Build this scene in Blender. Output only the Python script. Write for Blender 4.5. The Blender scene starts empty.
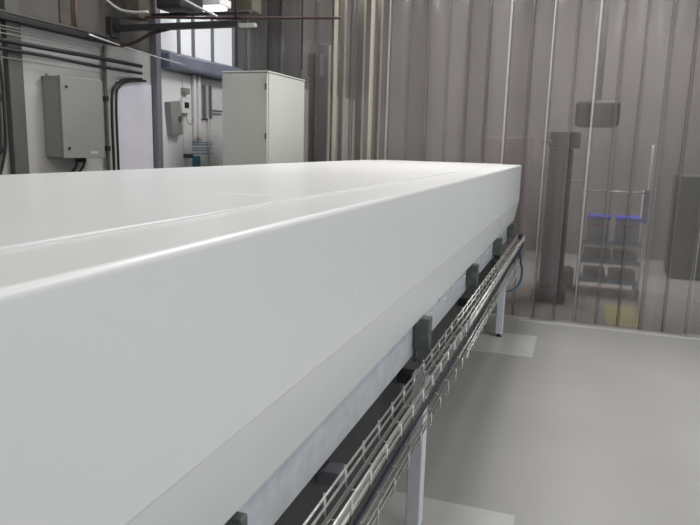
import bpy, bmesh, math, random
from mathutils import Vector, Matrix
random.seed(7)
C = bpy.context.scene.collection
PI = math.pi

# ------------------------------------------------------------------ materials
def mat(name, col, rough=.5, metal=0., noise=0., scale=4., bump=0., bscale=60., spec=.5, emit=None, stretch=None, coat=0.):
    m = bpy.data.materials.new(name); m.use_nodes = True
    nt = m.node_tree; b = nt.nodes['Principled BSDF']
    b.inputs['Base Color'].default_value = (*col, 1)
    b.inputs['Roughness'].default_value = rough
    b.inputs['Metallic'].default_value = metal
    b.inputs['Specular IOR Level'].default_value = spec
    b.inputs['Coat Weight'].default_value = coat
    tc = nt.nodes.new('ShaderNodeTexCoord'); mp = nt.nodes.new('ShaderNodeMapping')
    nt.links.new(tc.outputs['Object'], mp.inputs['Vector'])
    if stretch: mp.inputs['Scale'].default_value = stretch
    if noise:
        n = nt.nodes.new('ShaderNodeTexNoise'); n.inputs['Scale'].default_value = scale; n.inputs['Detail'].default_value = 5
        r = nt.nodes.new('ShaderNodeValToRGB')
        r.color_ramp.elements[0].position = .3; r.color_ramp.elements[1].position = .7
        r.color_ramp.elements[0].color = (*[max(0, c*(1-noise)) for c in col], 1)
        r.color_ramp.elements[1].color = (*[min(1, c*(1+noise)) for c in col], 1)
        nt.links.new(mp.outputs[0], n.inputs['Vector']); nt.links.new(n.outputs[0], r.inputs[0])
        nt.links.new(r.outputs[0], b.inputs['Base Color'])
    if bump:
        n2 = nt.nodes.new('ShaderNodeTexNoise'); n2.inputs['Scale'].default_value = bscale; n2.inputs['Detail'].default_value = 3
        bp = nt.nodes.new('ShaderNodeBump'); bp.inputs['Strength'].default_value = bump; bp.inputs['Distance'].default_value = .01
        nt.links.new(mp.outputs[0], n2.inputs['Vector']); nt.links.new(n2.outputs[0], bp.inputs['Height']); nt.links.new(bp.outputs[0], b.inputs['Normal'])
    if emit:
        b.inputs['Emission Color'].default_value = (*emit[:3], 1); b.inputs['Emission Strength'].default_value = emit[3]
    return m

M = {}
M['panel'] = mat('white_powder_coat', (.82, .825, .83), .30, noise=.015, scale=1.5, bump=.015, bscale=3)
M['galv'] = mat('galvanised_steel', (.70, .74, .79), .42, .35, noise=.08, scale=22, bump=.1, bscale=40)
M['galvd'] = mat('dull_zinc_bracket', (.13, .15, .145), .5, .3, noise=.35, scale=25)
M['wire'] = mat('zinc_wire', (.66, .66, .62), .3, .8)
M['legw'] = mat('pale_grey_paint', (.66, .69, .73), .35)
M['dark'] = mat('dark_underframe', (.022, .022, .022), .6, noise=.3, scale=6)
M['black'] = mat('black_rubber', (.014, .014, .016), .55)
M['navy'] = mat('dark_blue_sleeve', (.012, .017, .04), .6)
M['blue'] = mat('blue_hose_plastic', (.02, .09, .17), .35)
M['bluel'] = mat('blue_lid_plastic', (.02, .04, .85), .35)
M['greyc'] = mat('grey_cable', (.26, .26, .255), .5)
M['unit'] = mat('reddish_grey_unit', (.24, .19, .185), .6, noise=.1, scale=3)
M['lgrey'] = mat('light_grey_conduit', (.5, .5, .48), .4)
M['floor'] = mat('grey_epoxy_floor', (.41, .405, .39), .32, noise=.05, scale=1.2, bump=.02, bscale=5)
M['patch'] = mat('pale_floor_coating', (.58, .575, .56), .3, noise=.05, scale=6)
M['wall'] = mat('painted_wall', (.50, .49, .48), .7, noise=.10, scale=2.2, stretch=(1, 1, .6))
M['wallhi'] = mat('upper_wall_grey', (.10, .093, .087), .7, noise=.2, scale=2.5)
M['wallfar'] = mat('far_room_wall', (.22, .205, .20), .7, noise=.12, scale=1.1)
M['ceil'] = mat('ceiling_grey', (.35, .35, .34), .8)
M['pil'] = mat('pilaster_grey', (.10, .10, .09), .6, noise=.15, scale=5)
M['boxf'] = mat('grey_enclosure_paint', (.27, .275, .265), .4)
M['cab'] = mat('pale_grey_cabinet_paint', (.56, .575, .53), .45, noise=.02, scale=3)
M['cabd'] = mat('cabinet_seam', (.12, .125, .12), .5)
M['white'] = mat('white_wall_panel', (.80, .79, .80), .45, noise=.05, scale=3)
M['lav'] = mat('lavender_white_sheet', (.74, .72, .80), .4, noise=.06, scale=3)
M['postg'] = mat('blue_grey_post', (.19, .19, .22), .5)
M['duct'] = mat('blue_grey_duct', (.24, .26, .34), .4, .2, noise=.15, scale=4)
M['brown'] = mat('brown_timber', (.085, .075, .055), .7, noise=.25, scale=9)
M['rust'] = mat('rusty_pipe', (.14, .09, .06), .7, noise=.4, scale=12)
M['beam'] = mat('dark_beam_steel', (.035, .033, .035), .5, noise=.3, scale=10)
M['maroon'] = mat('dark_red_paint', (.05, .024, .024), .5)
M['red'] = mat('red_paint', (.42, .05, .04), .5)
M['cream'] = mat('cream_streak', (.85, .80, .62), .5)
M['bluel2'] = mat('blue_board', (.01, .08, .40), .4)
M['clear'] = mat('frosted_tub', (.30, .42, .55), .3)
M['yellow'] = mat('yellow_floor_tape', (.55, .52, .25), .5)
M['steelb'] = mat('blue_steel_shelf', (.07, .17, .30), .35, .2)
M['paper'] = mat('white_paper', (.8, .8, .8), .6)
M['ink'] = mat('blue_grey_print', (.25, .35, .45), .6)
M['inkb'] = mat('teal_print', (.07, .22, .32), .6)
M['tube'] = mat('lamp_tube', (.9, .9, .9), .4, emit=(1, .98, .95, 2.2))
M['window'] = mat('daylight_pane', (.8, .82, .85), .2, emit=(.95, .95, 1, .24))
M['silver'] = mat('silver_tube', (.78, .79, .8), .25, .4)
M['dkgreen'] = mat('grey_green_machine', (.13, .14, .125), .5, noise=.2, scale=3)
M['chark'] = mat('charcoal_machine', (.05, .05, .055), .5, noise=.2, scale=3)

def pvc(name='clear_pvc_strip', amp=.25, base=-.015, rnd_=.10, col=(.60, .57, .565)):
    m = bpy.data.materials.new(name); m.use_nodes = True
    nt = m.node_tree; nt.nodes.clear(); N = nt.nodes.new; L = nt.links.new
    out = N('ShaderNodeOutputMaterial')
    tr = N('ShaderNodeBsdfTransparent'); tr.inputs[0].default_value = (.97, .955, .955, 1)
    rf = N('ShaderNodeBsdfRefraction'); rf.inputs['IOR'].default_value = 1.03; rf.inputs['Roughness'].default_value = .24; rf.inputs[0].default_value = (.97, .955, .955, 1)
    df = N('ShaderNodeBsdfDiffuse'); df.inputs[0].default_value = (*col, 1)
    tl = N('ShaderNodeBsdfTranslucent'); tl.inputs[0].default_value = (*col, 1)
    gl = N('ShaderNodeBsdfGlossy'); gl.inputs['Roughness'].default_value = .16
    oi = N('ShaderNodeObjectInfo')
    tc = N('ShaderNodeTexCoord'); mp = N('ShaderNodeMapping'); mp.inputs['Scale'].default_value = (6, 1, .12)
    nz = N('ShaderNodeTexNoise'); nz.inputs['Scale'].default_value = 1.5; nz.inputs['Detail'].default_value = 3
    L(tc.outputs['Object'], mp.inputs[0]); L(mp.outputs[0], nz.inputs['Vector'])
    # milky share: stretched noise plus a random amount per strip
    ma = N('ShaderNodeMath'); ma.operation = 'MULTIPLY_ADD'; ma.inputs[1].default_value = amp; ma.inputs[2].default_value = base
    L(nz.outputs[0], ma.inputs[0])
    mb = N('ShaderNodeMath'); mb.operation = 'MULTIPLY_ADD'; mb.inputs[1].default_value = rnd_
    L(oi.outputs['Random'], mb.inputs[0]); L(ma.outputs[0], mb.inputs[2])
    m1 = N('ShaderNodeMixShader'); m1.inputs[0].default_value = .82; L(tr.outputs[0], m1.inputs[1]); L(rf.outputs[0], m1.inputs[2])
    m2 = N('ShaderNodeMixShader'); m2.inputs[0].default_value = .3; L(df.outputs[0], m2.inputs[1]); L(tl.outputs[0], m2.inputs[2])
    m3 = N('ShaderNodeMixShader'); L(mb.outputs[0], m3.inputs[0]); L(m1.outputs[0], m3.inputs[1]); L(m2.outputs[0], m3.inputs[2])
    fr = N('ShaderNodeFresnel'); fr.inputs['IOR'].default_value = 1.45
    m4 = N('ShaderNodeMixShader'); L(fr.outputs[0], m4.inputs[0]); L(m3.outputs[0], m4.inputs[1]); L(gl.outputs[0], m4.inputs[2])
    L(m4.outputs[0], out.inputs[0])
    return m
M['pvc'] = pvc()
M['pvcedge'] = pvc('highlight_pvc_edge', .2, .38, .1, (.88, .86, .84))  # bright edge highlights put into a whiter, milkier strip colour
M['pvcyellow'] = pvc('warm_highlight_pvc_edge', .2, .38, .1, (.90, .84, .68))  # warm reflection streaks put into a cream edge colour

# ------------------------------------------------------------------ mesh helpers
def box(bm, x0, x1, y0, y1, z0, z1, bev=0., seg=2):
    vs = [bm.verts.new((x, y, z)) for x in (x0, x1) for y in (y0, y1) for z in (z0, z1)]
    fs = [bm.faces.new([vs[i] for i in q]) for q in ((0,1,3,2),(4,6,7,5),(0,4,5,1),(2,3,7,6),(0,2,6,4),(1,5,7,3))]
    if bev:
        es = list({e for f in fs for e in f.edges})
        bmesh.ops.bevel(bm, geom=es, offset=bev, segments=seg, affect='EDGES', profile=.5)
    return bm

def tube(bm, pts, r, n=8, caps=True, closed=False):
    pts = [Vector(p) for p in pts]; rings = []
    N = len(pts)
    up = None
    for i, p in enumerate(pts):
        if closed: d = pts[(i+1) % N] - pts[i-1]
        else: d = pts[min(i+1, N-1)] - pts[max(i-1, 0)]
        d.normalize()
        if up is None:
            up = Vector((0, 0, 1)) if abs(d.z) < .9 else Vector((1, 0, 0))
        a = d.cross(up)
        if a.length < 1e-4: a = d.cross(Vector((0, 1, 0)))
        a.normalize(); b = a.cross(d).normalized(); up = b
        rr = r[i] if isinstance(r, (list, tuple)) else r
        rings.append([bm.verts.new(p + rr*(math.cos(2*PI*k/n)*a + math.sin(2*PI*k/n)*b)) for k in range(n)])
    m = N if closed else N-1
    for i in range(m):
        A, B = rings[i], rings[(i+1) % N]
        for k in range(n):
            f = bm.faces.new((A[k], A[(k+1) % n], B[(k+1) % n], B[k])); f.smooth = True
    if caps and not closed:
        bm.faces.new(rings[0][::-1]); bm.faces.new(rings[-1])
    return bm

def smooth_path(pts, k=6):
    pts = [Vector(p) for p in pts]; out = []
    for i in range(len(pts)-1):
        p0 = pts[max(i-1, 0)]; p1 = pts[i]; p2 = pts[i+1]; p3 = pts[min(i+2, len(pts)-1)]
        for j in range(k):
            t = j/k
            out.append(.5*((2*p1) + (-p0+p2)*t + (2*p0-5*p1+4*p2-p3)*t*t + (-p0+3*p1-3*p2+p3)*t**3))
    out.append(pts[-1]); return out

def sheet(bm, prof, y0, y1, t, smooth=True):
    """profile of (x,z) points swept along Y as a closed sheet of thickness t"""
    P = [Vector((p[0], p[1])) for p in prof]; off = []
    for i, p in enumerate(P):
        a = (P[i]-P[i-1]).normalized() if i else (P[1]-P[0]).normalized()
        b = (P[i+1]-P[i]).normalized() if i < len(P)-1 else a
        d = (a+b).normalized(); off.append(p + Vector((d.y, -d.x))*t/max(.4, d.dot(a)))
    loop = P + off[::-1]
    A = [bm.verts.new((p.x, y0, p.y)) for p in loop]; B = [bm.verts.new((p.x, y1, p.y)) for p in loop]
    n = len(loop)
    for i in range(n):
        f = bm.faces.new((A[i], B[i], B[(i+1) % n], A[(i+1) % n])); f.smooth = False
    k = len(P)
    for i in range(k-1):
        j = n-1-i
        bm.faces.new((A[i], A[i+1], A[j-1], A[j])); bm.faces.new((B[i+1], B[i], B[j], B[j-1]))
    return bm

def BM(): return bmesh.new()
def obj(name, bm, m, parent=None, loc=None):
    bmesh.ops.recalc_face_normals(bm, faces=bm.faces)
    me = bpy.data.meshes.new(name); bm.to_mesh(me); bm.free()
    o = bpy.data.objects.new(name, me); C.objects.link(o)
    for mm in (m if isinstance(m, list) else [m]): me.materials.append(M[mm])
    if parent is not None:
        o.parent = parent
        r = parent
        L = Vector((0, 0, 0))
        while r is not None: L = L + r.location; r = r.parent
        # meshes are written in world metres; bring them into the parent's frame
        me.transform(Matrix.Translation(-L))
    return o
def thing(name, label, cat, loc, group=None):
    o = bpy.data.objects.new(name, None); C.objects.link(o); o.location = loc
    o.empty_display_size = .1
    o['label'] = label; o['category'] = cat
    if group: o['group'] = group
    return o
def tag(o, label, cat, group=None):
    o['label'] = label; o['category'] = cat
    if group: o['group'] = group
    return o
def struct(name, bm, m):
    o = obj(name, bm, m); o['kind'] = 'structure'; return o

# ------------------------------------------------------------------ camera
cd = bpy.data.cameras.new('camera'); cam = bpy.data.objects.new('camera', cd); C.objects.link(cam)
R = Matrix(((.944, -.083, .320), (.329, .160, -.931), (.026, .984, .178)))
q = R.to_quaternion(); q.normalize()
cam.matrix_world = Matrix.Translation((0, 0, 1.5)) @ q.to_matrix().to_4x4()
cd.sensor_width = 36; cd.lens = 36*650/700; cd.clip_start = .02
cd.dof.use_dof = True; cd.dof.focus_distance = 2.4; cd.dof.aperture_fstop = 9
bpy.context.scene.camera = cam

# ------------------------------------------------------------------ room shell
ZC = 4.0
struct('floor', box(BM(), -3.5, 4.2, -3.5, 10.2, -.1, 0), 'floor')
struct('ceiling', box(BM(), -3.5, 4.2, -3.5, 10.2, ZC, ZC+.1), 'ceil')
struct('wall_left', box(BM(), -3.5, -3.3, -3.5, 10.2, 0, 2.17), 'wall')
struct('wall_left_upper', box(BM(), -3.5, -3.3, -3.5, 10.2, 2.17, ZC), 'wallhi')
struct('wall_right', box(BM(), 4.0, 4.2, -3.5, 10.2, 0, ZC), 'wall')
struct('wall_back', box(BM(), -3.3, 4.0, -3.5, -3.3, 0, ZC), 'wall')
struct('wall_far', box(BM(), -3.3, 4.0, 10.0, 10.2, 0, ZC), 'wallfar')
# pilaster on the left wall
struct('trim_1', box(BM(), -3.3, -3.258, 3.125, 3.235, 0, ZC, .004), 'pil')

# pale coating patches on the floor
tag(obj('floor_plate', box(BM(), -.66, -.205, 4.75, 5.33, .0005, .006, .002), 'patch'),
    'pale rectangular plate on the grey floor beside the far leg of the white enclosure', 'floor plate')
tag(obj('floor_plate', box(BM(), -1.5, -.13, 1.3, 2.57, .0005, .004, .0015), 'patch'),
    'pale floor plate around the near enclosure leg at the bottom edge of the photo', 'floor plate')

# ------------------------------------------------------------------ the long white enclosure
XR, XL, ZT = -.455, -1.84, 1.37
Y0, Y1 = -1.35, 5.72
enc = thing('machine_enclosure', 'long white metal machine enclosure running from the foreground to the strip curtain', 'machine enclosure', (-1.12, 2.2, 0))
# top sheet, two lengths with a cross joint
for a, b in ((Y0, 1.42), (1.4225, 4.05), (4.0525, Y1-.02)):
    obj('top_panel', box(BM(), -1.68, -.6135, a, b, ZT-.004, ZT+.0045, .003, 3), 'panel', enc)
def cover_profile(sx, sgn):
    r = .011; pts = [(sx-sgn*.158, ZT-.006), (sx-sgn*.158, ZT)]
    for k in range(7):
        a = PI/2*k/6; pts.append((sx - sgn*r + sgn*r*math.sin(a), ZT - r + r*math.cos(a)))
    pts += [(sx, 1.067), (sx-sgn*.0015, 1.0635), (sx-sgn*.032, .898), (sx-sgn*.050, .898)]
    return pts
ys = [Y0, 1.35, 2.25, 3.15, 4.05, 4.95, Y1]
for i in range(len(ys)-1):
    obj('side_cover', sheet(BM(), cover_profile(XR, 1), ys[i], ys[i+1]-.0006, .003), 'panel', enc)
    obj('side_cover', sheet(BM(), cover_profile(XL, -1)[::-1], ys[i], ys[i+1]-.0012, .003), 'panel', enc)
# far and near end plates
for a, b in ((Y1-.012, Y1-.002), (Y0+.002, Y0+.012)):
    bm = BM(); pr = [(XR-.005, ZT-.012), (XR-.005, 1.067), (XR-.037, .898), (XL+.037, .898), (XL+.005, 1.067), (XL+.005, ZT-.012)]
    A = [bm.verts.new((x, a, z)) for x, z in pr]; B = [bm.verts.new((x, b, z)) for x, z in pr]
    for k in range(6): bm.faces.new((A[k], A[(k+1) % 6], B[(k+1) % 6], B[k]))
    bm.faces.new(A[::-1]); bm.faces.new(B)
    obj('end_plate', bm, 'panel', enc)
# galvanised side rails (folded channel with slots)
def rail(x, s):
    bm = sheet(BM(), [(x-s*.04, .893), (x, .893), (x, .751), (x-s*.04, .751)], Y0+.02, Y1-.03, .003)
    o = obj('side_rail', bm, 'galv', enc); o['label'] = 'galvanised steel side rail'; return o
rl = rail(-.515, 1); rr_ = rail(XL+.06, -1)
for k in range(22):
    obj('glint_disc', tube(BM(), [(-.5155, 2.4+.14*k, .86-.03*(k % 2)), (-.5125, 2.4+.14*k, .86-.03*(k % 2))], .009, 10), 'silver', rl)  # bright discs added to imitate glints along the rail
# struts across, below the cover
for y in (-.6, 1.5, 2.3, 3.6, 5.2):
    obj('cross_strut', box(BM(), XL+.05, -.52 if y in (1.5, 3.6) else -.51, y-.03, y+.03, .62, .66, .003), 'postg' if y == 1.5 else 'dark', enc)
# added dark block standing in for the deep shade under the enclosure
obj('shade_block', box(BM(), -1.70, -.58, Y0+.1, Y1-.15, .30, .88, .01), 'dark', enc)
# outboard brackets under the cover edge
for y in (.88, 2.24, 3.42, 4.55, 5.5):
    bm = box(BM(), -.511, -.455, y-.024, y+.024, .775, .896, .004) if y > 1.5 else box(BM(), -.511, -.475, y-.012, y+.012, .84, .888, .004)
    if y > 1.5: tube(bm, [(-.458, y, .845), (-.449, y, .845)], .008, 6)
    box(bm, -.511, -.392, y-.010, y+.010, .727, .735, .001); box(bm, -.511, -.503, y-.010, y+.010, .727, .90, .001)
    b = obj('support_bracket', bm, 'galvd', enc); b['label'] = 'dark zinc bracket'
for x in (-.497, XL+.06):
    for y in (-.6, 2.3, 5.2):
        bm = box(BM(), x-.028, x+.028, y-.034, y+.034, .035, .665, .006, 3)
        lg = obj('leg', bm, 'legw', enc)
        bm = BM(); tube(bm, [(x, y, 0), (x, y, .008), (x, y, .012), (x, y, .036)], [.026, .024, .010, .010], 14)
        obj('foot', bm, 'black', lg)
for x, ya, yb in ((XL+.06, -.6, 2.32), (XL+.06, 2.32, 5.1)):
    obj('brace', box(BM(), x-.015, x+.015, ya+.03, yb-.03, .30, .34, .003), 'legw', enc)

# ------------------------------------------------------------------ wire cable trays
tx = lambda x: .9*x
tz = lambda z: 1.5-.9*(1.5-z)
def tray(x0, x1, zb, zt, ya, yb, label, pitch=.15, wires=2, wr=.0026):
    x0, x1, zb, zt = tx(x0), tx(x1), tz(zb), tz(zt)
    t = thing('wire_cable_tray', label, 'cable tray', ((x0+x1)/2, (ya+yb)/2, zb))
    y = ya; k = 0
    cuts = [ya, min(yb, ya+3), min(yb, ya+6), yb]
    for i in range(3):
        a, b = cuts[i], cuts[i+1]
        if b-a < .05: continue
        bm = BM()
        for x in (x0, x1):
            for z in (zt, (zb+zt)/2): tube(bm, [(x, a, z), (x, b, z)], wr, 6)
        for k in range(wires):
            x = x0 + (x1-x0)*(k+.5)/wires
            tube(bm, [(x, a, zb), (x, b, zb)], wr, 6)
        n = int((b-a)/pitch)
        for j in range(n+1):
            y = a + .02 + j*pitch
            if y > b: break
            tube(bm, [(x0-.003, y, zt+.003), (x0-.003, y, zb+.006), (x0+.004, y, zb-.003), (x1-.004, y, zb-.003), (x1+.003, y, zb+.006), (x1+.003, y, zt+.003)], wr, 6)
        obj('wire_basket', bm, 'wire', t)
        if i:
            bm = box(BM(), x1+.002, x1+.006, a-.03, a+.03, (zb+zt)/2-.008, (zb+zt)/2+.008, .001)
            obj('coupler', bm, 'galv', t)
    return t
tray(-.482, -.424, .655, .712, -.3, 5.62, 'upper wire mesh cable tray with light grey cables, clamped along the white enclosure', .13, 3, .0034)
tray(-.482, -.430, .505, .555, -.3, 5.35, 'lower empty wire mesh cable tray hanging below the upper tray')
# hangers that carry the lower tray
# cables in the upper tray
cabs = [(-.4735, .664, .0035, 'greyc', 'thin mid grey cable lying in the upper tray, innermost of the two', 3),
        (-.443, .666, .0065, 'lgrey', 'thick light grey cable lying in the upper tray on the aisle side', 8)]
for x, z, r, m_, lab, sd in cabs:
    rnd = random.Random(sd)
    pts = [(tx(x) + rnd.uniform(-.003, .003), -.28 + .3*i, tz(z) + rnd.uniform(0, .004)) for i in range(20)]
    tag(obj('cable', tube(BM(), smooth_path(pts, 4), r, 8), m_), lab, 'cable', 'cables in the upper tray')
for x, z, r, m_, lab, sd in ((-.414, .668, .0055, 'black', 'thick black cable strapped along the outside of the upper tray', 11),
                             (-.413, .650, .0050, 'navy', 'dark blue cable running just under the thick black one along the tray', 12),
                             (-.446, .642, .0050, 'black', 'thin black cable tied underneath the upper tray', 13)):
    rnd = random.Random(sd)
    pts = [(tx(x) + rnd.uniform(-.002, .002), -.28 + .3*i, tz(z) + rnd.uniform(-.003, .003)) for i in range(20)]
    tag(obj('cable', tube(BM(), smooth_path(pts, 4), r, 8), m_), lab, 'cable')

# blue hose loop and slack cables at the far end of the trays
hp = [(-.385, 5.05, .765), (-.380, 5.2, .70), (-.375, 5.33, .60), (-.362, 5.36, .53), (-.372, 5.34, .44), (-.41, 5.30, .385), (-.46, 5.24, .375), (-.52, 5.18, .40), (-.57, 5.12, .46)]
tag(obj('hose', tube(BM(), smooth_path(hp, 8), .009, 10), 'blue'), 'dark blue hose hanging in a loop at the far end of the cable trays', 'hose')
for i, (dx, dz) in enumerate(((.02, .05), (.045, .09), (.07, .12))):
    hp = [(-.40, 5.05, .735), (-.40-dx*.3, 5.2, .66), (-.385-dx*.6, 5.26, .54), (-.40-dx*.7, 5.24, .42+dz), (-.46, 5.2, .40+dz*.8), (-.56, 5.1, .50)]
    lab = ['outermost thin pale cable slack inside the blue hose loop', 'middle thin pale cable slack inside the blue hose loop', 'innermost thin pale cable slack inside the blue hose loop'][i]
    tag(obj('slack_cable', tube(BM(), smooth_path(hp, 8), .004, 6), 'greyc' if i else 'lgrey'), lab, 'cable')
bm = box(BM(), -.41, -.38, 5.30, 5.38, .795, .83, .006)
tag(obj('cable_gland_box', bm, 'navy'), 'small dark blue connector box at the far end of the upper cable tray', 'connector box')

# ------------------------------------------------------------------ left wall fittings
def run(name, pts, r, m_, label, cat, group=None, n=8, k=4, parent=None):
    o = obj(name, tube(BM(), smooth_path(pts, k), r, n), m_, parent)
    if label: tag(o, label, cat, group)
    return o
# thick dark cable duct sloping along the wall
t = thing('cable_duct', 'dark horizontal cable duct along the left wall above the grey box', 'cable duct', (-3.25, 1, 2.2))
obj('trunking', box(BM(), -3.296, -3.22, -2.5, 4.06, 2.165, 2.20, .006), 'black', t)
obj('conduit', tube(BM(), [(-3.235, -2.5, 2.212), (-3.235, 4.0, 2.212)], .010, 8), 'pil', t)
run('conduit', [(-3.205, 3.76, 2.19), (-3.18, 4.2, 2.15), (-3.13, 4.8, 2.11)], .006, 'silver', 'shiny thin conduit running from the dark duct towards the windows', 'conduit')
for i, (z, m_, r, lab) in enumerate(((2.05, 'black', .014, 'upper thick black cable crossing the left wall above the grey box'),
                       (2.00, 'black', .011, 'lower black cable crossing the left wall above the grey box'),
                       (2.135, 'boxf', .004, 'thin grey cable on the left wall directly below the dark duct'),
                       (2.115, 'boxf', .0035, 'second thin grey cable below the dark duct on the left wall'),
                       (2.095, 'boxf', .0035, 'third thin grey cable below the dark duct, nearest the black cables'),
                       (1.955, 'boxf', .004, 'thin pale cable on the left wall below the two black cables'))):
    rnd = random.Random(i)
    ye = 4.36 if i < 2 else 3.95
    pts = [(-3.252 + (.018 if i < 2 else 0), -2.5 + j*(ye+2.5)/14, z + rnd.uniform(-.005, .005)) for j in range(15)]
    run('cable', pts, r, m_, lab, 'cable')
# vertical bundle right of the box
for i, (y, m_, r, lab) in enumerate(((3.985, 'pil', .014, 'thick dark grey vertical conduit right of the grey wall box'),
                       (4.035, 'black', .010, 'black vertical cable bending towards the windows, beside the thick conduit'),
                       (4.085, 'black', .009, 'thin black vertical cable, furthest from the grey wall box'))):
    if i == 0: pts = [(-3.27, y, 0.1), (-3.27, y, 1.2), (-3.27, y, 2.0), (-3.27, y+.01, 2.15)]
    else: pts = [(-3.26, y, .1), (-3.26, y, 1.2), (-3.26, y, 1.76), (-3.26, y+.05, 1.885), (-3.26, y+.17, 1.95-.01*i), (-3.26, y+.36, 1.97-.01*i)]
    run('wall_cable', pts, r, m_, lab, 'cable')
for i, z in enumerate((1.78, 1.43)):
    tag(obj('cable_clip', box(BM(), -3.30, -3.225, 3.93, 3.965, z-.018, z+.018, .004), 'black'),
        ['upper small black clip on the wall right of the grey box', 'lower small black clip on the wall right of the grey box'][i], 'clip')
# cable bundle at the extreme left
for i, dy in enumerate((0, .022, .045, -.025)):
    pts = [(-3.23, 2.94+dy, 2.16), (-3.23, 2.99+dy, 1.9), (-3.23, 3.0+dy*.9, 1.7), (-3.23, 2.99+dy, 1.45), (-3.23, 2.95+dy, 1.30), (-3.23, 2.88+dy, 1.1), (-3.23, 2.86+dy, .4)]
    run('wall_cable', pts, .010, 'black' if i % 2 == 0 else 'pil', ['black cable hanging left of the pilaster, second from it', 'dark grey cable hanging left of the pilaster, between black ones', 'black cable hanging directly beside the pilaster at the left edge', 'dark grey cable at the very left edge of the photo'][i], 'cable')
for i, z in enumerate((1.42, 1.72, 1.93)):
    tag(obj('cable_clip', box(BM(), -3.30, -3.215, 2.955, 3.02, z-.02, z+.02, .004), 'black'),
        'black clip around the cables left of the pilaster, ' + ('lowest of three', 'middle of three', 'topmost of three')[i], 'clip')
# rusty vertical pipe and stain
run('rusty_pipe', [(-3.27, 3.72, 2.2), (-3.27, 3.72, 2.7), (-3.27, 3.72, ZC-.01)], .012, 'rust', 'thin rusty vertical pipe above the dark duct on the left wall', 'pipe')
tag(obj('rusty_plate', box(BM(), -3.299, -3.29, 3.60, 3.70, 2.215, 2.9, .002), 'brown'), 'brown stained board on the wall beside the rusty pipe', 'board')

# grey wall box
wb = thing('wall_box', 'grey metal electrical box with closed door mounted on the left wall', 'electrical box', (-3.2, 3.585, 1.37))
obj('body', box(BM(), -3.3, -3.165, 3.415, 3.80, 1.37, 1.885, .005), 'boxf', wb)
dr = obj('door', box(BM(), -3.163, -3.145, 3.412, 3.803, 1.366, 1.889, .004), 'boxf', wb)
bm = BM()
for z in (1.43, 1.82):
    obj('lock', tube(BM(), [(-3.146, 3.46, z), (-3.138, 3.46, z)], .009, 12), 'black', dr)
obj('name_label', box(BM(), -3.1455, -3.1440, 3.66, 3.73, 1.395, 1.412), 'lgrey', dr)
bm = BM()
tube(bm, [(-3.24, 3.40, 1.885), (-3.24, 3.46, 1.892)], .012, 8)
obj('mounting_lug', bm, 'boxf', wb)
bm = BM()
for y in (3.60, 3.635, 3.67): tube(bm, [(-3.21, y, 1.335), (-3.21, y, 1.372)], .013, 10)
obj('cable_gland', bm, 'black', wb)
for i, y in enumerate((3.60, 3.635, 3.67)):
    run('drop_cable', [(-3.21, y, 1.34), (-3.22, y-.01, 1.30), (-3.25, y-.04, 1.22), (-3.27, y-.05, 1.0), (-3.27, y-.05, .3)], .008, 'black' if i != 1 else 'greyc',
        ['thin black cable leaving the underside of the grey wall box, on its left', 'grey cable leaving the underside of the grey wall box between two black ones', 'thin black cable leaving the underside of the grey wall box, on its right'][i], 'cable')

# white sheet panels, posts
tag(obj('wall_sheet', box(BM(), -3.299, -3.285, 4.13, 4.55, 0, 1.93, .002), 'lav'), 'lavender white sheet on the left wall between black cables and blue grey post', 'wall panel')
tag(obj('post', box(BM(), -3.30, -3.24, 4.565, 4.625, 0, 2.6, .004), 'postg'), 'blue grey upright post on the left wall beside the lavender sheet', 'post')
for i, (a, b) in enumerate(((4.63, 4.98), (4.99, 5.42), (5.43, 5.85))):
    tag(obj('wall_sheet', box(BM(), -3.299, -3.28, a, b, 0, 2.06, .003), 'white'),
        ['white wall sheet behind the slanting grey box', 'white wall sheet behind the printed notice and thermostat', 'white wall sheet just left of the tall grey cabinet'][i], 'wall panel')
tag(obj('air_duct', box(BM(), -3.30, -3.16, 4.635, 5.86, 2.075, 2.20, .02), 'duct'), 'blue grey air duct along the wall under the high window', 'duct')
# high window
w = obj('window_1', box(BM(), -3.299, -3.285, 4.64, 5.86, 2.215, 2.62), 'window'); w['kind'] = 'structure'
fr = BM()
for y in (4.65, 4.93, 5.15, 5.47, 5.86): box(fr, -3.299, -3.262, y-.012, y+.012, 2.21, 2.62, .002)
for z in (2.21, 2.62): box(fr, -3.299, -3.262, 4.64, 5.87, z-.012, z+.012, .002)
wf = obj('window_frame', fr, 'postg', w)
# slanting grey box
bm = box(BM(), -.03, .03, -.075, .075, -.14, .14, .008)
bmesh.ops.rotate(bm, verts=bm.verts, cent=(0, 0, 0), matrix=Matrix.Rotation(.12, 3, 'X'))
bmesh.ops.translate(bm, verts=bm.verts, vec=(-3.25, 4.80, 1.68))
sb = thing('junction_box', 'small slanting grey junction box on the white wall sheet, beside the post', 'junction box', (-3.225, 4.80, 1.68))
obj('body', bm, 'boxf', sb)
obj('switch', box(BM(), -3.22, -3.205, 4.82, 4.86, 1.66, 1.70, .004), 'pil', sb)
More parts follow.
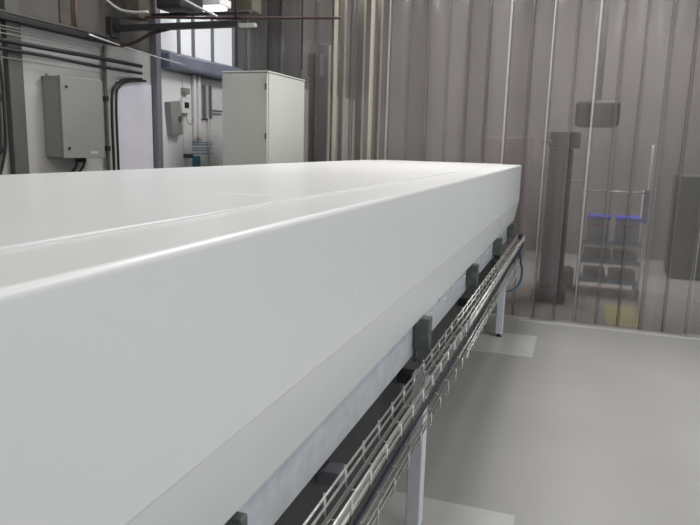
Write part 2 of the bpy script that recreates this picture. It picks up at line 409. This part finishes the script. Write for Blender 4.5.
# thermostat / sockets
th = thing('thermostat', 'small white thermostat with dark display on the wall sheet', 'thermostat', (-3.26, 4.99, 1.79))
obj('body', box(BM(), -3.28, -3.245, 4.93, 5.045, 1.73, 1.86, .006), 'white', th)
obj('display', box(BM(), -3.246, -3.241, 4.955, 5.02, 1.775, 1.825, .002), 'black', th)
tag(obj('wall_socket', box(BM(), -3.28, -3.24, 4.95, 5.04, 1.895, 1.945, .005), 'boxf'), 'small grey wall fitting just above the thermostat', 'socket')
tag(obj('wall_socket', box(BM(), -3.28, -3.22, 4.97, 5.04, 1.35, 1.385, .005), 'chark'), 'small dark wall fitting left of the printed notice', 'socket')
run('cable', [(-3.255, 4.99, 1.73), (-3.25, 5.0, 1.66), (-3.25, 5.06, 1.64), (-3.25, 5.09, 1.70)], .004, 'greyc', 'thin curved cable hanging below the thermostat', 'cable', n=6)
# vertical pipes
for i, (y, m_, r) in enumerate(((5.13, 'white', .02), (5.20, 'white', .02))):
    run('vertical_pipe', [(-3.258, y, 1.50), (-3.258, y, 1.8), (-3.258, y, 2.07)], r, m_, ['white vertical pipe right of the thermostat', 'white vertical pipe, second to the right of the thermostat'][i], 'pipe')
vf = thing('conduit_holder', 'grey upright conduit holder with side arm, left of the tall cabinet', 'conduit', (-3.25, 5.33, 1.7))
obj('back_plate', box(BM(), -3.28, -3.26, 5.27, 5.39, 1.70, 2.0, .003), 'lgrey', vf)
obj('side_rail', box(BM(), -3.265, -3.235, 5.27, 5.29, 1.70, 2.0, .002), 'postg', vf)
obj('side_rail', box(BM(), -3.265, -3.235, 5.37, 5.39, 1.70, 2.0, .002), 'postg', vf)
obj('side_arm', tube(BM(), [(-3.25, 5.38, 1.78), (-3.25, 5.62, 1.78)], .009, 8), 'postg', vf)
obj('down_pipe', tube(BM(), [(-3.25, 5.35, 1.2), (-3.25, 5.35, 1.71)], .007, 8), 'lgrey', vf)
# notice with printed lines
nt_ = thing('printed_notice', 'white printed notice with grey lines and a teal square on the wall sheet', 'notice', (-3.275, 5.27, 1.3))
obj('paper', box(BM(), -3.281, -3.277, 5.09, 5.47, 1.16, 1.58), 'paper', nt_)
bm = BM()
for z, y1 in ((1.485, 5.45), (1.465, 5.44), (1.435, 5.45), (1.415, 5.40), (1.385, 5.45)):
    box(bm, -3.2772, -3.2755, 5.11, y1, z-.005, z+.005)
obj('printed_lines', bm, 'ink', nt_)
obj('printed_square', box(BM(), -3.2772, -3.2755, 5.11, 5.24, 1.25, 1.365), 'inkb', nt_)

# ------------------------------------------------------------------ overhead steelwork across the aisle
bmn = thing('ceiling_beam', 'dark horizontal steel beam crossing from the left wall above the cabinet', 'beam', (-2.8, 4.1, 2.3))
obj('beam', box(BM(), -3.25, -2.24, 4.07, 4.13, 2.265, 2.305, .004), 'beam', bmn)
obj('end_bracket', box(BM(), -3.30, -3.25, 4.05, 4.15, 2.22, 2.36, .004), 'beam', bmn)
obj('hanger', tube(BM(), [(-2.27, 4.1, 2.3), (-2.27, 4.1, ZC)], .010, 8), 'maroon', bmn)
obj('hook', box(BM(), -2.24, -2.12, 4.08, 4.12, 2.262, 2.285, .003), 'lgrey', bmn)
run('overhead_pipe', [(-3.15, 4.12, 2.365), (-2.5, 4.12, 2.335), (-1.95, 4.12, 2.315), (-1.52, 4.12, 2.30)], .009, 'maroon', 'thin dark red pipe above the beam, reaching over the white enclosure', 'pipe')
dp = run('drop_rod', [(-1.79, 4.12, 1.985), (-1.79, 4.12, 2.2), (-1.79, 4.12, ZC)], .007, 'beam', 'thin dark rod hanging down above the tall grey cabinet', 'rod')
tag(obj('timber_block', box(BM(), -3.13, -3.01, 4.05, 4.19, 2.345, ZC, .006), 'brown'), 'brown upright timber block between the beam and the ceiling at the left', 'block')
tag(obj('motor_block', box(BM(), -2.98, -2.76, 4.2, 4.5, 2.43, ZC, .02), 'beam'), 'dark block of machinery beside the brown block under the ceiling', 'machinery')
fx = thing('fluorescent_light', 'bright fluorescent light seen above the dark beam', 'light', (-2.9, 4.75, 2.5))
obj('housing', box(BM(), -3.10, -2.72, 4.66, 4.84, 2.545, 2.60, .006), 'white', fx)
obj('lamp_tube', tube(BM(), [(-3.08, 4.72, 2.53), (-2.74, 4.72, 2.53)], .018, 10), 'tube', fx)
obj('lamp_tube', tube(BM(), [(-3.08, 4.79, 2.53), (-2.74, 4.79, 2.53)], .018, 10), 'tube', fx)
bm = BM(); 
for x in (-3.02, -2.80): tube(bm, [(x, 4.75, 2.59), (x, 4.75, ZC)], .005, 6)
obj('suspension_wire', bm, 'greyc', fx)
run('overhead_conduit', [(-2.67, 4.08, 2.46), (-2.55, 4.08, 2.40), (-2.40, 4.08, 2.335)], .008, 'silver', 'short shiny conduit slanting down onto the beam', 'conduit')
run('overhead_conduit', [(-3.29, 4.0, 2.50), (-3.15, 4.0, 2.40), (-3.02, 4.0, 2.37), (-2.9, 4.0, 2.37)], .010, 'silver', 'curved shiny conduit at the wall end of the beam', 'conduit')
run('overhead_cable', [(-3.25, 4.05, 2.17), (-3.12, 4.08, 2.17), (-2.95, 4.1, 2.24), (-2.8, 4.1, 2.27)], .013, 'maroon', 'dark red sagging cable from the duct up to the beam', 'cable')
run('overhead_pipe', [(-3.29, 4.3, 2.41), (-2.5, 4.3, 2.40), (-2.26, 4.3, 2.40)], .014, 'beam', 'dark thicker pipe just above the beam beside the light', 'pipe')
tag(obj('timber_block', box(BM(), -2.42, -2.28, 4.35, 4.5, 2.42, ZC, .006), 'brown'), 'brown upright block near the ceiling, above the free end of the beam', 'block')

# ------------------------------------------------------------------ tall grey cabinet
cx0, cx1, cy0, cy1, cz = -2.745, -2.33, 4.72, 5.44, 2.05
cb = thing('electrical_cabinet', 'tall pale grey electrical cabinet standing beyond the white enclosure', 'cabinet', ((cx0+cx1)/2, (cy0+cy1)/2, 0))
obj('plinth', box(BM(), cx0+.01, cx1-.01, cy0+.01, cy1-.01, 0, .1, .003), 'cabd', cb)
obj('body', box(BM(), cx0, cx1-.018, cy0+.02, cy1, .1, cz-.012, .004), 'cab', cb)
obj('top_cover', box(BM(), cx0-.003, cx1+.002, cy0-.003, cy1+.003, cz-.012, cz, .003), 'cab', cb)
dr = obj('door', box(BM(), cx0+.006, cx1-.012, cy0-.002, cy0+.018, .11, cz-.018, .004), 'cab', cb)
obj('side_panel', box(BM(), cx1-.016, cx1, cy0+.012, cy1-.012, .11, cz-.018, .003), 'cab', cb)
for z in (.5, 1.55, 1.93):
    obj('hinge', box(BM(), cx1-.030, cx1-.014, cy0-.008, cy0, z-.025, z+.025, .003), 'cabd', dr)
obj('handle', box(BM(), cx0+.03, cx0+.055, cy0-.02, cy0-.002, 1.0, 1.16, .004), 'black', dr)

# ------------------------------------------------------------------ strip curtain
YC = 5.88
cur = thing('strip_curtain', 'clear plastic strip curtain hanging across the room behind the white enclosure', 'strip curtain', (.4, YC, 0))
obj('hanging_rail', box(BM(), -3.28, 3.98, YC-.03, YC+.03, 3.14, 3.22, .004), 'galv', cur)
for x in (-3.0, -1.2, .6, 2.4, 3.8): obj('rail_hanger', tube(BM(), [(x, YC, 3.2), (x, YC, ZC)], .008, 8), 'galv', cur)
pitch = .177; x = -3.2; i = 0
rnd = random.Random(21)
while x < 3.9:
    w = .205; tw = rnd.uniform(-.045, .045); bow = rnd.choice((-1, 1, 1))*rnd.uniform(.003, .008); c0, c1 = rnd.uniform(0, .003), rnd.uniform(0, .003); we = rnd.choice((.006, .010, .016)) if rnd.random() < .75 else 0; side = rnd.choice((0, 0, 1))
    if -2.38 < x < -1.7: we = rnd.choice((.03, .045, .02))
    yo = (-.014 if i % 2 else .014)
    nx, nz = 12, 9; ph = rnd.uniform(0, 6); zb = .008 + rnd.uniform(0, .02)
    over = x < -.52           # these hang down behind the machine's end plate as well
    bm = BM(); F = []; B = []
    for k in range(nz+1):
        z = zb + (3.16-zb)*k/nz; fall = (3.16-z)/3.16
        a = tw*fall*1.3; sw = .006*math.sin(ph+z*1.7)*fall
        rowF, rowB = [], []
        for j in range(nx+1):
            u = (j/nx-.5)*w
            if we and side == 0 and j == 1: u = -w/2 + we
            if we and side == 1 and j == nx-1: u = w/2 - we
            v = bow*(1-(2*u/w)**2) - (c0 if u < 0 else c1)*(max(0, abs(2*u/w)-.8)/.2)**2
            px = x + u*math.cos(a) - v*math.sin(a); py = YC + yo*(.3+.7*fall) + u*math.sin(a) + v*math.cos(a) + sw
            rowF.append(bm.verts.new((px, py, z))); rowB.append(bm.verts.new((px, py+.002, z)))
        F.append(rowF); B.append(rowB)
    for k in range(nz):
        for j in range(nx):
            f = bm.faces.new((F[k][j], F[k][j+1], F[k+1][j+1], F[k+1][j])); f.smooth = True
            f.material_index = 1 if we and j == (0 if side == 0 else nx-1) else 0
            f = bm.faces.new((B[k][j+1], B[k][j], B[k+1][j], B[k+1][j+1])); f.smooth = True
        for j, s in ((0, 1), (nx, -1)):
            bm.faces.new((F[k][j], F[k+1][j], B[k+1][j], B[k][j]) if s == 1 else (F[k][j], B[k][j], B[k+1][j], F[k+1][j]))
    for k, s in ((0, 1), (nz, -1)):
        for j in range(nx):
            q_ = (F[k][j], B[k][j], B[k][j+1], F[k][j+1]); bm.faces.new(q_ if s == 1 else q_[::-1])
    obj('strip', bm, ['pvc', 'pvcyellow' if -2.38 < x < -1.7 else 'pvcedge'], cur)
    x += pitch; i += 1

struct('reflection_strip', box(BM(), -.40, 3.9, 5.80, 5.83, .0005, .004, .001), 'patch')  # pale strip imitating the curtain's reflection on the floor
# ------------------------------------------------------------------ beyond the curtain
ct = thing('trolley', 'silver shelf trolley with blue lidded tubs, seen through the curtain', 'trolley', (.385, 7.5, 0))
for x in (.085, .69):
    for y in (7.3, 7.7):
        top = 1.58 if y == 7.3 else 1.1
        up = obj('upright', tube(BM(), [(x, y, .07), (x, y, top)], .013, 10), 'silver', ct)
        bm = BM(); tube(bm, [(x-.014, y, .042), (x+.014, y, .042)], .042, 16)
        obj('caster', bm, 'black', ct)
obj('cross_bar', tube(BM(), [(.085, 7.3, 1.09), (.69, 7.3, 1.09)], .011, 8), 'silver', ct)
for z in (.14, .35, .55):
    bm = box(BM(), .09, .685, 7.29, 7.71, z-.012, z, .002)
    box(bm, .09, .685, 7.285, 7.297, z-.022, z+.024, .002)
    sh = obj('shelf', bm, 'steelb', ct)
for i, (a, b) in enumerate(((.125, .365), (.42, .665))):
    tb = thing('storage_tub', ['frosted storage tub with a blue lid, left one on the trolley', 'frosted storage tub with a blue lid, right one on the trolley'][i], 'tub', ((a+b)/2, 7.48, .551), 'tubs on the trolley')
    obj('tub', box(BM(), a+.01, b-.01, 7.33, 7.62, .551, .79, .012), 'clear', tb)
    obj('lid', box(BM(), a, b, 7.32, 7.63, .788, .825, .006), 'bluel', tb)
    obj('tub_label', box(BM(), a+.07, b-.07, 7.327, 7.3305, .72, .745), 'red', tb)
tag(obj('blue_folder', box(BM(), .655, .71, 7.24, 7.285, .78, 1.12, .004), 'bluel2'), 'blue upright board clipped to the right side of the trolley', 'board')
for i, (a, b, z) in enumerate(((.13, .40, .352), (.43, .65, .352), (.14, .36, .142), (.40, .66, .142))):
    tag(obj('dark_crate', box(BM(), a, b, 7.36, 7.66, z, z+.10, .01), 'chark'),
        ['dark crate on the left of the trolley middle shelf', 'dark crate on the right of the trolley middle shelf', 'dark crate on the left of the trolley bottom shelf', 'dark crate on the right of the trolley bottom shelf'][i], 'crate')
# dark machine column and arm behind the curtain
mc = thing('machine_column', 'dark upright machine column behind the curtain, left of the trolley', 'machine', (-.17, 6.85, 0))
obj('base', box(BM(), -.34, -.02, 6.72, 7.1, 0, .12, .01), 'chark', mc)
obj('column', box(BM(), -.29, -.06, 6.78, 7.05, .12, 1.52, .02), 'chark', mc)
obj('head', box(BM(), -.30, .0, 6.75, 7.05, 1.52, 1.68, .02), 'maroon', mc)
pb = thing('valve_pipe', 'pale upright pipe with a small valve in front of the dark machine column', 'pipe', (-.31, 6.68, 0))
obj('pipe', tube(BM(), [(-.31, 6.68, 0), (-.31, 6.68, 1.58)], .012, 8), 'lgrey', pb)
bm = BM(); tube(bm, [(-.355, 6.68, 1.58), (-.265, 6.68, 1.58)], .016, 8); tube(bm, [(-.31, 6.68, 1.56), (-.31, 6.68, 1.68)], .012, 8)
obj('valve', bm, 'lgrey', pb)
dm = thing('hanging_hoist', 'dark hanging machine head above the trolley behind the curtain', 'machine', (.2, 7.45, 1.75))
obj('body', box(BM(), -.08, .36, 7.35, 7.7, 1.75, 2.02, .05, 3), 'chark', dm)
obj('suspension', tube(BM(), [(.14, 7.5, 2.0), (.14, 7.5, ZC)], .03, 10), 'greyc', dm)
run('bent_tube', [(-.06, 7.1, 1.19), (.03, 7.1, 1.20), (.09, 7.1, 1.21)], .010, 'silver', 'short shiny tube sticking out from the dark column towards the trolley', 'tube')
wbg = tag(obj('dark_bag', box(BM(), -.12, .05, 7.4, 7.7, .003, .22, .06, 4), 'black'), 'black rounded bag on the floor left of the trolley', 'bag')
tag(obj('machine_cabinet', box(BM(), 1.15, 2.1, 8.6, 9.2, 0, 1.25, .02), 'dkgreen'), 'grey green machine cabinet at the right, behind the curtain', 'machine')
tag(obj('floor_marking', box(BM(), .35, .64, 6.0, 6.9, .0005, .002), 'yellow'), 'yellow floor marking behind the curtain in front of the trolley', 'floor marking')
# cream uprights added to imitate reflection streaks, and panels, behind the left half of the curtain
for i, (x, w_, m_, lab) in enumerate(((-2.31, .05, 'cream', 'added cream upright imitating a reflection streak, behind the curtain, leftmost of three'),
                                 (-2.12, .07, 'cream', 'added cream upright imitating a reflection streak, behind the curtain, widest of three'),
                                 (-1.93, .04, 'cream', 'added cream upright imitating a reflection streak, behind the curtain, rightmost and thinnest of three'))):
    tag(obj('streak_upright', box(BM(), x-w_/2, x+w_/2, 6.3, 6.36, 0, ZC, .004), m_), lab, 'post')
tag(obj('door_leaf', box(BM(), -2.72, -2.50, 6.44, 6.50, 0, 2.50, .006), 'white'), 'white upright panel behind the curtain, right of the tall cabinet', 'panel')
tag(obj('control_box', box(BM(), -2.68, -2.54, 6.30, 6.441, 2.17, 2.40, .01), 'boxf'), 'grey box high on the white panel behind the curtain', 'box')
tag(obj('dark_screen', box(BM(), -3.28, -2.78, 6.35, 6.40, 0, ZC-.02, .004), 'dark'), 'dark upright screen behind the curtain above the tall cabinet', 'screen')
tag(obj('storage_unit', box(BM(), -1.2, -.62, 8.9, 9.4, 0, 1.65, .01), 'unit'), 'reddish grey storage unit far behind the curtain', 'unit')

# ------------------------------------------------------------------ light
def area(loc, sx, sy, e, col=(1, 1, 1), rot=(0, 0, 0)):
    l = bpy.data.lights.new('area_light', 'AREA'); l.shape = 'RECTANGLE'; l.size = sx; l.size_y = sy; l.energy = e; l.color = col
    o = bpy.data.objects.new('area_light', l); C.objects.link(o); o.location = loc; o.rotation_euler = rot; return o
for x, y, e in ((1.2, -1.8, 12), (3.0, -1.8, 14), (1.2, .9, 16), (3.0, .9, 20), (1.2, 3.6, 28), (3.0, 3.6, 26)):
    area((x, y, ZC-.06), .35, 1.6, e, (1, .99, .96))
area((-.8, 4.7, ZC-.06), 1.2, 1.5, 84, (1, .985, .96))
area((-.8, .9, ZC-.06), .3, 1.5, 14, (1, .985, .96))
area((-2.45, 1.2, ZC-.06), .3, 1.6, 20, (1, .98, .97)); area((-2.45, 4.0, ZC-.06), .3, 1.6, 24, (1, .98, .97))
for x, e in ((.6, 70), (2.6, 30)): area((x, 8.2, ZC-.06), .35, 1.5, e, (1, .98, .95))
area((-1.9, 8.2, ZC-.06), .35, 1.2, 30, (1, .93, .85))
# bluish side light added for assumed, unseen right-hand windows
area((3.95, 2.6, 1.1), 1.9, 6.0, 46, (.80, .90, 1), (0, PI/2, 0))
W = bpy.data.worlds.new('world'); bpy.context.scene.world = W; W.use_nodes = True
W.node_tree.nodes['Background'].inputs[0].default_value = (.8, .85, .9, 1); W.node_tree.nodes['Background'].inputs[1].default_value = .1

s = bpy.context.scene
s.view_settings.view_transform = 'Standard'; s.view_settings.look = 'None'; s.view_settings.exposure = 0; s.view_settings.gamma = 1
s.view_settings.use_curve_mapping = False
s.cycles.max_bounces = 12; s.cycles.transparent_max_bounces = 24; s.cycles.transmission_bounces = 12
s.cycles.caustics_reflective = False; s.cycles.caustics_refractive = False
